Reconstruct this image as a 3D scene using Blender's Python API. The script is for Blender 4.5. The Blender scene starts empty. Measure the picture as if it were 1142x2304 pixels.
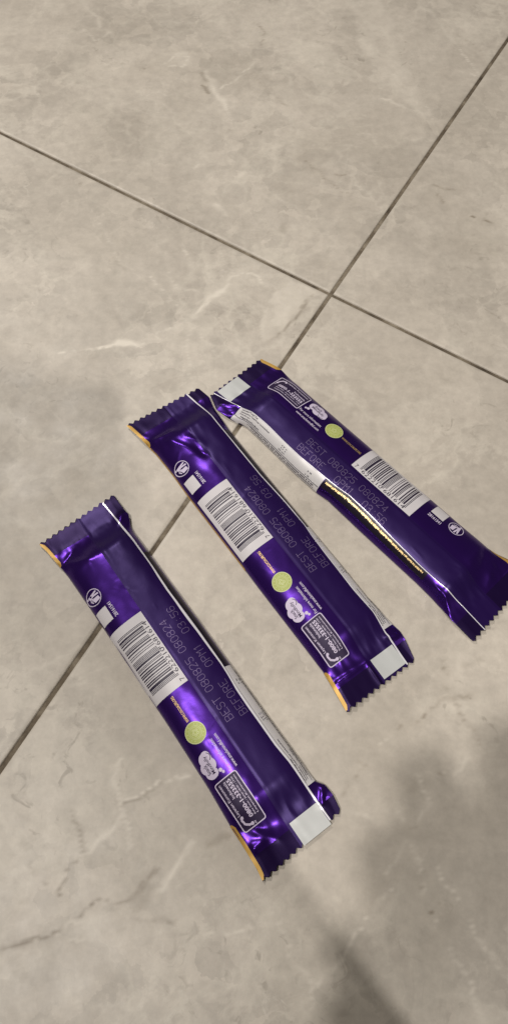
import bpy, math, random
import numpy as np
from mathutils import Vector, Matrix, noise
R = math.radians
random.seed(4)
rng = np.random.default_rng(7)
scene = bpy.context.scene
col = scene.collection

# ------------------------------------------------------------------ camera, air light, lamps, exposure
cd = bpy.data.cameras.new('camera'); cam = bpy.data.objects.new('camera', cd); col.objects.link(cam)
cd.sensor_fit = 'VERTICAL'; cd.sensor_height = 36.0; cd.lens = 36.0 * 1700.0 / 2304.0
cd.clip_start = 0.01; cd.clip_end = 60
cam.matrix_world = Matrix.Translation((0, 0, 0.40)) @ Matrix.Rotation(R(25.741), 4, 'X') @ Matrix.Rotation(R(0.872), 4, 'Z')
scene.camera = cam

w = bpy.data.worlds.new('World'); scene.world = w; w.use_nodes = True
w.node_tree.nodes['Background'].inputs[0].default_value = (1.0, 0.93, 0.82, 1)
w.node_tree.nodes['Background'].inputs[1].default_value = 0.12

def lamp(name, loc, watts, size, target=(0, .15, 0), colr=(1, .955, .90)):
    l = bpy.data.lights.new(name, 'AREA'); l.shape = 'DISK'; l.size = size; l.energy = watts; l.color = colr
    o = bpy.data.objects.new(name, l); col.objects.link(o); o.location = loc
    o.rotation_euler = (Vector(target) - Vector(loc)).to_track_quat('-Z', 'Y').to_euler()
    return o
lamp('ceiling_or_fill_lamp', (-0.75, -0.25, 2.00), 25, .08)
lamp('ceiling_or_fill_lamp', (0.50, -1.30, 2.40), 31, .05)
lamp('ceiling_or_fill_lamp', (-1.00, 1.60, 2.40), 30, .20)  # added fill lamp, brightens the floor from the left front; no known fixture

vs = scene.view_settings
vs.view_transform = 'Standard'; vs.look = 'None'; vs.exposure = 0.05; vs.gamma = 1.0

# ------------------------------------------------------------------ materials
def mat(name, base, rough=.5, metal=0., spec=.5):
    m = bpy.data.materials.new(name); m.use_nodes = True
    b = m.node_tree.nodes['Principled BSDF']
    b.inputs['Base Color'].default_value = (*base, 1); b.inputs['Roughness'].default_value = rough
    b.inputs['Metallic'].default_value = metal; b.inputs['Specular IOR Level'].default_value = spec
    return m
def N(m, t, **kw):
    n = m.node_tree.nodes.new(t)
    for k, v in kw.items():
        if k.startswith('i_'): n.inputs[k[2:].replace('_', ' ')].default_value = v
        else: setattr(n, k, v)
    return n
def L(m, a, b): m.node_tree.links.new(a, b)
def bsdf(m): return m.node_tree.nodes['Principled BSDF']
def ramp(m, src, stops):
    r = N(m, 'ShaderNodeValToRGB'); e = r.color_ramp.elements
    while len(e) < len(stops): e.new(.5)
    for k, (p, c) in enumerate(stops): e[k].position = p; e[k].color = (c, c, c, 1) if not hasattr(c, '__len__') else (*c, 1)
    L(m, src, r.inputs[0]); return r.outputs[0]
def mix(m, fac, a, b, mode='MIX'):
    n = N(m, 'ShaderNodeMix', data_type='RGBA', blend_type=mode)
    for s, v in ((n.inputs[0], fac), (n.inputs[6], a), (n.inputs[7], b)):
        if hasattr(v, 'links'): L(m, v, s)
        elif hasattr(v, '__len__'): s.default_value = (*v, 1)
        else: s.default_value = v
    return n.outputs[2]
def nz(m, co, scale, detail=4, rough=.55, dist=0.):
    n = N(m, 'ShaderNodeTexNoise', i_Scale=scale, i_Detail=detail, i_Roughness=rough, i_Distortion=dist)
    L(m, co, n.inputs['Vector']); return n.outputs[0]
def bump(m, h, strength, dist):
    b = N(m, 'ShaderNodeBump', i_Strength=strength, i_Distance=dist)
    L(m, h, b.inputs['Height']); L(m, b.outputs[0], bsdf(m).inputs['Normal'])

# glazed stone-look tile
mt = mat('beige_stone', (.42, .37, .30), .42, 0, .4)
geo = N(mt, 'ShaderNodeNewGeometry'); co = geo.outputs['Position']
at = N(mt, 'ShaderNodeAttribute', attribute_name='stone'); sep = N(mt, 'ShaderNodeSeparateColor'); L(mt, at.outputs['Color'], sep.inputs[0])
big = ramp(mt, nz(mt, co, 7, 5, .6, .6), [(.40, 0), (.60, 1)])
c = mix(mt, big, (.402, .361, .308), (.476, .430, .370))
# angular fragments of the stone: crisp tone steps and pale seams between them
def warp(scale, amt):
    n = N(mt, 'ShaderNodeTexNoise', i_Scale=scale, i_Detail=5, i_Roughness=.62); L(mt, co, n.inputs['Vector'])
    a = N(mt, 'ShaderNodeVectorMath', operation='SUBTRACT'); L(mt, n.outputs['Color'], a.inputs[0]); a.inputs[1].default_value = (.5, .5, .5)
    b = N(mt, 'ShaderNodeVectorMath', operation='SCALE'); L(mt, a.outputs[0], b.inputs[0]); b.inputs['Scale'].default_value = amt
    d = N(mt, 'ShaderNodeVectorMath', operation='ADD'); L(mt, co, d.inputs[0]); L(mt, b.outputs[0], d.inputs[1]); return d.outputs[0]
def cells(scale, vec, lo, hi):
    v = N(mt, 'ShaderNodeTexVoronoi', i_Scale=scale); L(mt, vec, v.inputs['Vector'])
    s_ = N(mt, 'ShaderNodeSeparateColor'); L(mt, v.outputs['Color'], s_.inputs[0])
    return ramp(mt, s_.outputs[0], [(0, lo), (1, hi)])
def seams(scale, vec, wd):
    v = N(mt, 'ShaderNodeTexVoronoi', feature='DISTANCE_TO_EDGE', i_Scale=scale); L(mt, vec, v.inputs['Vector'])
    return ramp(mt, v.outputs['Distance'], [(0, 1), (wd, 0)])
def mul(*a):
    o_ = a[0]
    for b in a[1:]:
        n = N(mt, 'ShaderNodeMath', operation='MULTIPLY'); L(mt, o_, n.inputs[0])
        if hasattr(b, 'links'): L(mt, b, n.inputs[1])
        else: n.inputs[1].default_value = b
        o_ = n.outputs[0]
    return o_
w1, w2 = warp(9, .10), warp(30, .035)
c = mix(mt, 1., c, cells(10, w1, .935, 1.05), 'MULTIPLY')
z1 = ramp(mt, nz(mt, co, 5, 3, .55), [(.42, 0), (.54, 1)]); z2 = ramp(mt, nz(mt, co, 6.3, 3, .55, .4), [(.40, 0), (.54, 1)])
c = mix(mt, mul(z2, .9), c, mix(mt, 1., c, cells(70, w2, .88, 1.10), 'MULTIPLY'))
c = mix(mt, mul(seams(10, w1, .035), z1, .38), c, (.56, .515, .44))
c = mix(mt, mul(seams(34, w2, .07), z2, .25), c, (.55, .505, .43))
c = mix(mt, mul(ramp(mt, nz(mt, co, 19, 8, .70, .6), [(.50, 0), (.545, 1)]), z1, .42), c, (.53, .485, .415))
c = mix(mt, sep.outputs[2], c, (.325, .288, .238))
fine = ramp(mt, nz(mt, co, 130, 5, .7), [(.30, .87), (.7, 1.08)])
c = mix(mt, 1., c, fine, 'MULTIPLY')
# small cloudy pits, only inside patches
pit = ramp(mt, nz(mt, co, 95, 3, .6, 1.2), [(.60, 0), (.70, 1)])
patch = ramp(mt, nz(mt, co, 9, 2, .5), [(.50, 0), (.62, 1)])
pp = N(mt, 'ShaderNodeMath', operation='MULTIPLY'); L(mt, pit, pp.inputs[0]); L(mt, patch, pp.inputs[1])
p2 = N(mt, 'ShaderNodeMath', operation='MULTIPLY'); L(mt, pp.outputs[0], p2.inputs[0]); p2.inputs[1].default_value = .65
c = mix(mt, p2.outputs[0], c, (.27, .24, .20))
# pale lacy flecks
lace = ramp(mt, nz(mt, co, 60, 6, .7, 2.0), [(.60, 0), (.69, 1)])
lpatch = ramp(mt, nz(mt, co, 5.5, 2, .5), [(.52, 0), (.64, 1)])
lp = N(mt, 'ShaderNodeMath', operation='MULTIPLY'); L(mt, lace, lp.inputs[0]); L(mt, lpatch, lp.inputs[1])
l2 = N(mt, 'ShaderNodeMath', operation='MULTIPLY'); L(mt, lp.outputs[0], l2.inputs[0]); l2.inputs[1].default_value = .5
c = mix(mt, l2.outputs[0], c, (.55, .51, .44))
c = mix(mt, sep.outputs[0], c, (.60, .55, .475))
c = mix(mt, sep.outputs[1], c, (.215, .18, .14))
L(mt, c, bsdf(mt).inputs['Base Color'])
L(mt, ramp(mt, nz(mt, co, 40, 4, .6), [(.3, .38), (.7, .52)]), bsdf(mt).inputs['Roughness'])
bump(mt, nz(mt, co, 220, 4, .6), .12, .0006)

mg = mat('grout', (.17, .14, .10), .9, 0, .2)
geo = N(mg, 'ShaderNodeNewGeometry'); co = geo.outputs['Position']
gc = ramp(mg, nz(mg, co, 55, 5, .7), [(.32, (.045, .034, .024)), (.5, (.125, .10, .072)), (.70, (.24, .205, .155))])
L(mg, gc, bsdf(mg).inputs['Base Color']); bump(mg, nz(mg, co, 900, 3, .6), .6, .0006)

def film(name, base, rough, metal, bs, sc=(260, 900, 400)):
    m = mat(name, base, rough, metal, .5)
    tc = N(m, 'ShaderNodeTexCoord')
    a = nz(m, tc.outputs['Object'], 55, 3, .5, .3)
    b = nz(m, tc.outputs['Object'], 420, 3, .6)
    s = N(m, 'ShaderNodeMath', operation='MULTIPLY_ADD'); L(m, b, s.inputs[0]); s.inputs[1].default_value = .10; L(m, a, s.inputs[2])
    bump(m, s.outputs[0], bs, .0011)
    bsdf(m).inputs['Specular IOR Level'].default_value = .28
    return m
M_film = film('purple_foil', (.042, .0115, .148), .27, .84, .12)
M_fin = film('purple_foil_seal', (.017, .0042, .064), .38, .42, .16)
M_sealed = film('crimped_foil', (.012, .004, .036), .36, .45, .08)
bsdf(M_sealed).inputs['Specular IOR Level'].default_value = .15
M_black = film('dark_foil', (.012, .008, .016), .30, .2, .2)
M_white = mat('white_print', (.50, .475, .49), .45, 0, .4)
M_patch = mat("pale_print", (.45, .46, .455), .42, .1, .5)
M_edge = mat('white_film_edge', (.80, .78, .83), .28, .3, .6)
M_ink = mat('black_ink', (.018, .012, .03), .45, 0, .4)
M_text = mat('lavender_print', (.50, .44, .56), .5, 0, .4)
M_dot = mat('etched_dots', (.25, .19, .34), .40, .5, .5)
M_green = mat('green_print', (.33, .37, .10), .5, 0, .4)
M_green2 = mat('pale_green_print', (.47, .50, .24), .5, 0, .4)
M_gold = mat('gold_foil', (.95, .70, .34), .40, .80, .5)
M_goldink = mat('gold_print', (.62, .42, .16), .4, .5, .5)
M_ochre = mat('ochre_foil', (.43, .255, .055), .42, .25, .4)
M_matte = film('dark_purple_print', (.020, .010, .040), .5, .1, .12)
M_nutri = mat('nutrition_print', (.56, .54, .54), .38, .15, .5)

# ------------------------------------------------------------------ helpers
def obj(name, V, F, mats, parent=None, smooth=True, mi=None, kind=None):
    me = bpy.data.meshes.new(name); me.from_pydata([tuple(map(float, v)) for v in V], [], [tuple(map(int, f)) for f in F])
    for m in (mats if isinstance(mats, (list, tuple)) else [mats]): me.materials.append(m)
    if mi is not None: me.polygons.foreach_set('material_index', list(mi))
    if smooth: me.polygons.foreach_set('use_smooth', [True] * len(me.polygons))
    me.update()
    o = bpy.data.objects.new(name, me); col.objects.link(o)
    if parent: o.parent = parent
    if kind: o['kind'] = kind
    return o
def grid_faces(nr, nc, base=0, flip=False):
    F = []
    for i in range(nr - 1):
        for j in range(nc - 1):
            a = base + i * nc + j
            F.append((a, a + nc, a + nc + 1, a + 1) if flip else (a, a + 1, a + nc + 1, a + nc))
    return F

# ------------------------------------------------------------------ the tiled floor
I0 = np.array([.0500, .3590]); GW = .0024
ud = np.array([math.cos(R(-32.011)), math.sin(R(-32.011))]); vd = np.array([math.cos(R(-119.35)), math.sin(R(-119.35))])
# veins of the stone, in metres on the floor: (points, width, strength, channel)  filled below from the table
VEINS = [
 ([(-0.1360, 0.3055), (-0.1238, 0.3072), (-0.1041, 0.3124), (-0.0912, 0.3157), (-0.0851, 0.3122), (-0.0735, 0.3139)], 0.001, 0.75, 0),
 ([(-0.0654, 0.3238), (-0.0583, 0.3270), (-0.0498, 0.3343), (-0.0413, 0.3430), (-0.0312, 0.3542), (-0.0224, 0.3618), (-0.0151, 0.3743), (-0.0025, 0.3775)], 0.0011, 0.9, 0),
 ([(-0.0313, 0.3552), (-0.0224, 0.3612)], 0.0018, 0.8, 0),
 ([(-0.0912, 0.3154), (-0.0778, 0.3124)], 0.0019, 0.8, 0),
 ([(-0.0719, 0.3731), (-0.0599, 0.3536), (-0.0492, 0.3366)], 0.0006, 0.55, 0),
 ([(-0.0616, 0.3794), (-0.0560, 0.3635), (-0.0543, 0.3606), (-0.0391, 0.3603)], 0.0006, 0.4, 0),
 ([(-0.1230, 0.4333), (-0.1076, 0.4076), (-0.0956, 0.3890), (-0.0819, 0.3729)], 0.0006, 0.45, 0),
 ([(-0.0980, 0.3889), (-0.0861, 0.3769)], 0.0008, 0.45, 1),
 ([(-0.0518, 0.3982), (-0.0431, 0.3818)], 0.0006, 0.4, 0),
 ([(-0.0269, 0.4050), (-0.0244, 0.3781), (-0.0151, 0.3763)], 0.0006, 0.4, 0),
 ([(-0.0452, 0.3310), (-0.0448, 0.3090), (-0.0426, 0.2810)], 0.0006, 0.35, 0),
 ([(-0.0375, 0.3237), (-0.0281, 0.3093), (-0.0176, 0.3006)], 0.0007, 0.4, 0),
 ([(-0.0238, 0.3592), (-0.0140, 0.3746), (-0.0019, 0.3776), (0.0034, 0.3687)], 0.001, 0.7, 0),
 ([(0.0376, 0.3583), (0.0255, 0.3407), (0.0121, 0.3236), (0.0072, 0.3153)], 0.001, 0.5, 1),
 ([(0.0404, 0.3304), (0.0368, 0.3179), (0.0334, 0.3097)], 0.0008, 0.4, 0),
 ([(-0.0440, 0.5922), (-0.0377, 0.5702), (-0.0299, 0.5490), (-0.0216, 0.5335)], 0.0018, 0.6, 0),
 ([(-0.0307, 0.5731), (-0.0166, 0.5845), (-0.0057, 0.6058)], 0.0013, 0.5, 0),
 ([(-0.0475, 0.5893), (-0.0434, 0.5783)], 0.0016, 0.6, 1),
 ([(-0.0477, 0.5741), (-0.0420, 0.5647)], 0.0013, 0.5, 1),
 ([(-0.0791, 0.6012), (-0.0689, 0.6144), (-0.0593, 0.6074), (-0.0642, 0.5973), (-0.0752, 0.5976)], 0.0013, 0.6, 0),
 ([(-0.1497, 0.6450), (-0.1369, 0.6303), (-0.1266, 0.6395)], 0.0012, 0.45, 0),
 ([(-0.1552, 0.6852), (-0.1419, 0.6605), (-0.1369, 0.6483)], 0.0012, 0.35, 0),
 ([(-0.0998, 0.5971), (-0.0955, 0.5955)], 0.0011, 0.8, 1),
 ([(-0.1005, 0.5505), (-0.0990, 0.5500)], 0.001, 0.85, 1),
 ([(-0.1075, 0.5499), (-0.0838, 0.5638), (-0.0729, 0.5613)], 0.0008, 0.3, 0),
 ([(-0.0313, 0.4397), (-0.0229, 0.4321)], 0.002, 0.5, 0),
 ([(-0.0477, 0.4785), (-0.0452, 0.4978), (-0.0422, 0.5078)], 0.001, 0.4, 0),
 ([(0.0933, 0.6039), (0.1072, 0.5929), (0.1199, 0.5684), (0.1359, 0.5475), (0.1332, 0.5370)], 0.0012, 0.5, 0),
 ([(0.0945, 0.5625), (0.1082, 0.5548), (0.1151, 0.5523)], 0.0014, 0.45, 0),
 ([(0.1365, 0.6862), (0.1501, 0.6646), (0.1620, 0.6316), (0.1713, 0.6143), (0.1764, 0.5946)], 0.0016, 0.4, 0),
 ([(0.1635, 0.6466), (0.1753, 0.6334), (0.1849, 0.6205)], 0.0007, 0.45, 1),
 ([(0.1638, 0.5957), (0.1741, 0.5903)], 0.0015, 0.5, 0),
 ([(0.0330, 0.4910), (0.0478, 0.4735), (0.0589, 0.4597), (0.0687, 0.4576)], 0.0009, 0.5, 1),
 ([(0.0578, 0.4760), (0.0645, 0.4762)], 0.0012, 0.5, 1),
 ([(0.0748, 0.5191), (0.0852, 0.5206), (0.0881, 0.5106)], 0.001, 0.35, 0),
 ([(-0.0025, 0.6547), (0.0042, 0.6427), (0.0015, 0.6278)], 0.0012, 0.4, 1),
 ([(-0.0054, 0.5847), (0.0038, 0.5712), (0.0215, 0.5502)], 0.001, 0.3, 1),
 ([(0.0707, 0.4646), (0.0848, 0.4511)], 0.001, 0.4, 0),
 ([(0.1285, 0.4635), (0.1461, 0.4581)], 0.001, 0.5, 1),
 ([(0.1550, 0.4347), (0.1580, 0.4330)], 0.0011, 0.6, 1),
 ([(0.1640, 0.4294), (0.1685, 0.4288)], 0.0011, 0.6, 1),
 ([(0.1309, 0.4544), (0.1351, 0.4465)], 0.001, 0.4, 1),
 ([(-0.1134, -0.0311), (-0.1031, -0.0286), (-0.0938, -0.0257), (-0.0880, -0.0242), (-0.0858, -0.0203), (-0.0795, -0.0183), (-0.0714, -0.0124), (-0.0650, -0.0104), (-0.0551, -0.0103), (-0.0490, -0.0038), (-0.0429, 0.0034)], 0.001, 0.75, 1),
 ([(-0.0874, -0.0251), (-0.0775, -0.0264), (-0.0711, -0.0254), (-0.0683, -0.0215), (-0.0632, -0.0186)], 0.0012, 0.5, 0),
 ([(-0.0847, -0.0208), (-0.0772, -0.0197), (-0.0676, -0.0177)], 0.003, 0.45, 0),
 ([(-0.1047, 0.0040), (-0.1016, -0.0005), (-0.0940, -0.0073), (-0.0893, -0.0102), (-0.0886, -0.0063), (-0.0863, 0.0017), (-0.0792, 0.0079)], 0.0011, 0.5, 1),
 ([(-0.0792, 0.0079), (-0.0722, 0.0163), (-0.0626, 0.0238)], 0.0009, 0.45, 0),
 ([(-0.0631, 0.0297), (-0.0544, 0.0363), (-0.0444, 0.0426), (-0.0282, 0.0461)], 0.0008, 0.65, 0),
 ([(-0.0625, 0.0286), (-0.0532, 0.0353), (-0.0432, 0.0417)], 0.001, 0.4, 1),
 ([(-0.0676, 0.0535), (-0.0679, 0.0433), (-0.0659, 0.0345), (-0.0601, 0.0217), (-0.0580, 0.0103)], 0.0009, 0.35, 0),
 ([(-0.0187, 0.0150), (-0.0143, 0.0171), (-0.0086, 0.0193)], 0.0013, 0.5, 1),
 ([(-0.0465, -0.0087), (-0.0389, -0.0056), (-0.0338, 0.0015), (-0.0266, 0.0128)], 0.0012, 0.6, 0),
 ([(-0.0548, -0.0146), (-0.0465, -0.0077)], 0.0025, 0.45, 1),
 ([(-0.0523, -0.0185), (-0.0500, -0.0194), (-0.0347, -0.0211)], 0.0008, 0.45, 1),
 ([(-0.0489, -0.0203), (-0.0507, -0.0251), (-0.0505, -0.0335)], 0.0008, 0.45, 0),
 ([(-0.0225, -0.0257), (-0.0107, -0.0246), (0.0001, -0.0216)], 0.001, 0.45, 0),
 ([(-0.0766, -0.0439), (-0.0745, -0.0528), (-0.0716, -0.0599)], 0.0012, 0.4, 0),
 ([(-0.0419, -0.0425), (-0.0401, -0.0523)], 0.001, 0.3, 0),
 ([(-0.0882, 0.0267), (-0.0813, 0.0172), (-0.0793, 0.0090)], 0.0012, 0.4, 1),
 ([(0.0759, 0.0684), (0.0804, 0.0717), (0.0854, 0.0736), (0.0895, 0.0790), (0.0952, 0.0821), (0.1040, 0.0841), (0.1128, 0.0860), (0.1179, 0.0876)], 0.0007, 0.6, 1),
 ([(0.1052, 0.0841), (0.1072, 0.0793), (0.1091, 0.0742), (0.1139, 0.0687), (0.1166, 0.0600)], 0.0007, 0.5, 1),
 ([(0.0671, 0.0616), (0.0703, 0.0645), (0.0759, 0.0681)], 0.0007, 0.4, 0),
 ([(0.0949, 0.0489), (0.0963, 0.0472)], 0.001, 0.5, 1),
 ([(0.1102, 0.0787), (0.1131, 0.0836)], 0.0008, 0.35, 0),
 ([(0.1024, 0.1058), (0.1032, 0.1014)], 0.0007, 0.4, 1),
 ([(0.0697, -0.0041), (0.0639, -0.0081), (0.0593, -0.0121), (0.0546, -0.0180), (0.0501, -0.0219), (0.0443, -0.0323), (0.0323, -0.0425)], 0.0009, 0.6, 0),
 ([(0.0756, 0.0153), (0.0816, 0.0061), (0.0853, -0.0039), (0.0867, -0.0127), (0.0940, -0.0279), (0.0989, -0.0416), (0.1055, -0.0576)], 0.0009, 0.5, 0),
 ([(0.0836, 0.0021), (0.0849, -0.0079), (0.0876, -0.0147)], 0.0009, 0.5, 1),
 ([(0.0886, 0.0082), (0.0962, -0.0057), (0.1055, -0.0211), (0.1141, -0.0387)], 0.0007, 0.4, 0),
 ([(0.0711, 0.0332), (0.0730, 0.0268), (0.0760, 0.0215), (0.0808, 0.0237), (0.0886, 0.0346), (0.0809, 0.0556)], 0.0008, 0.45, 0),
 ([(0.0749, 0.0215), (0.0801, 0.0227)], 0.001, 0.55, 1),
 ([(0.0745, 0.0163), (0.0706, 0.0090), (0.0634, 0.0018)], 0.0008, 0.4, 0),
 ([(0.0865, -0.0147), (0.0899, -0.0137)], 0.001, 0.7, 1),
 ([(0.0469, 0.0356), (0.0593, 0.0508), (0.0524, 0.0552)], 0.0007, 0.4, 1),
 ([(0.0032, -0.0050), (0.0165, -0.0261), (0.0291, -0.0416), (0.0310, -0.0514)], 0.0008, 0.4, 0),
 ([(0.0454, 0.0286), (0.0604, 0.0282)], 0.0007, 0.3, 0),
 ([(0.0559, -0.0141), (0.0595, -0.0082)], 0.0009, 0.5, 1),
 ([(0.0946, 0.0490), (0.1014, 0.0469), (0.1119, 0.0561)], 0.001, 0.45, 0),
 ([(-0.0669, 0.3239), (-0.0567, 0.3273), (-0.0492, 0.3323), (-0.0418, 0.3399)], 0.001, 0.6, 0),
 ([(-0.0060, 0.1198), (-0.0053, 0.1195)], 0.0011, 0.95, 1),
 ([(-0.1329, 0.4607), (-0.1324, 0.4593)], 0.001, 0.6, 1)
]
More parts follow.
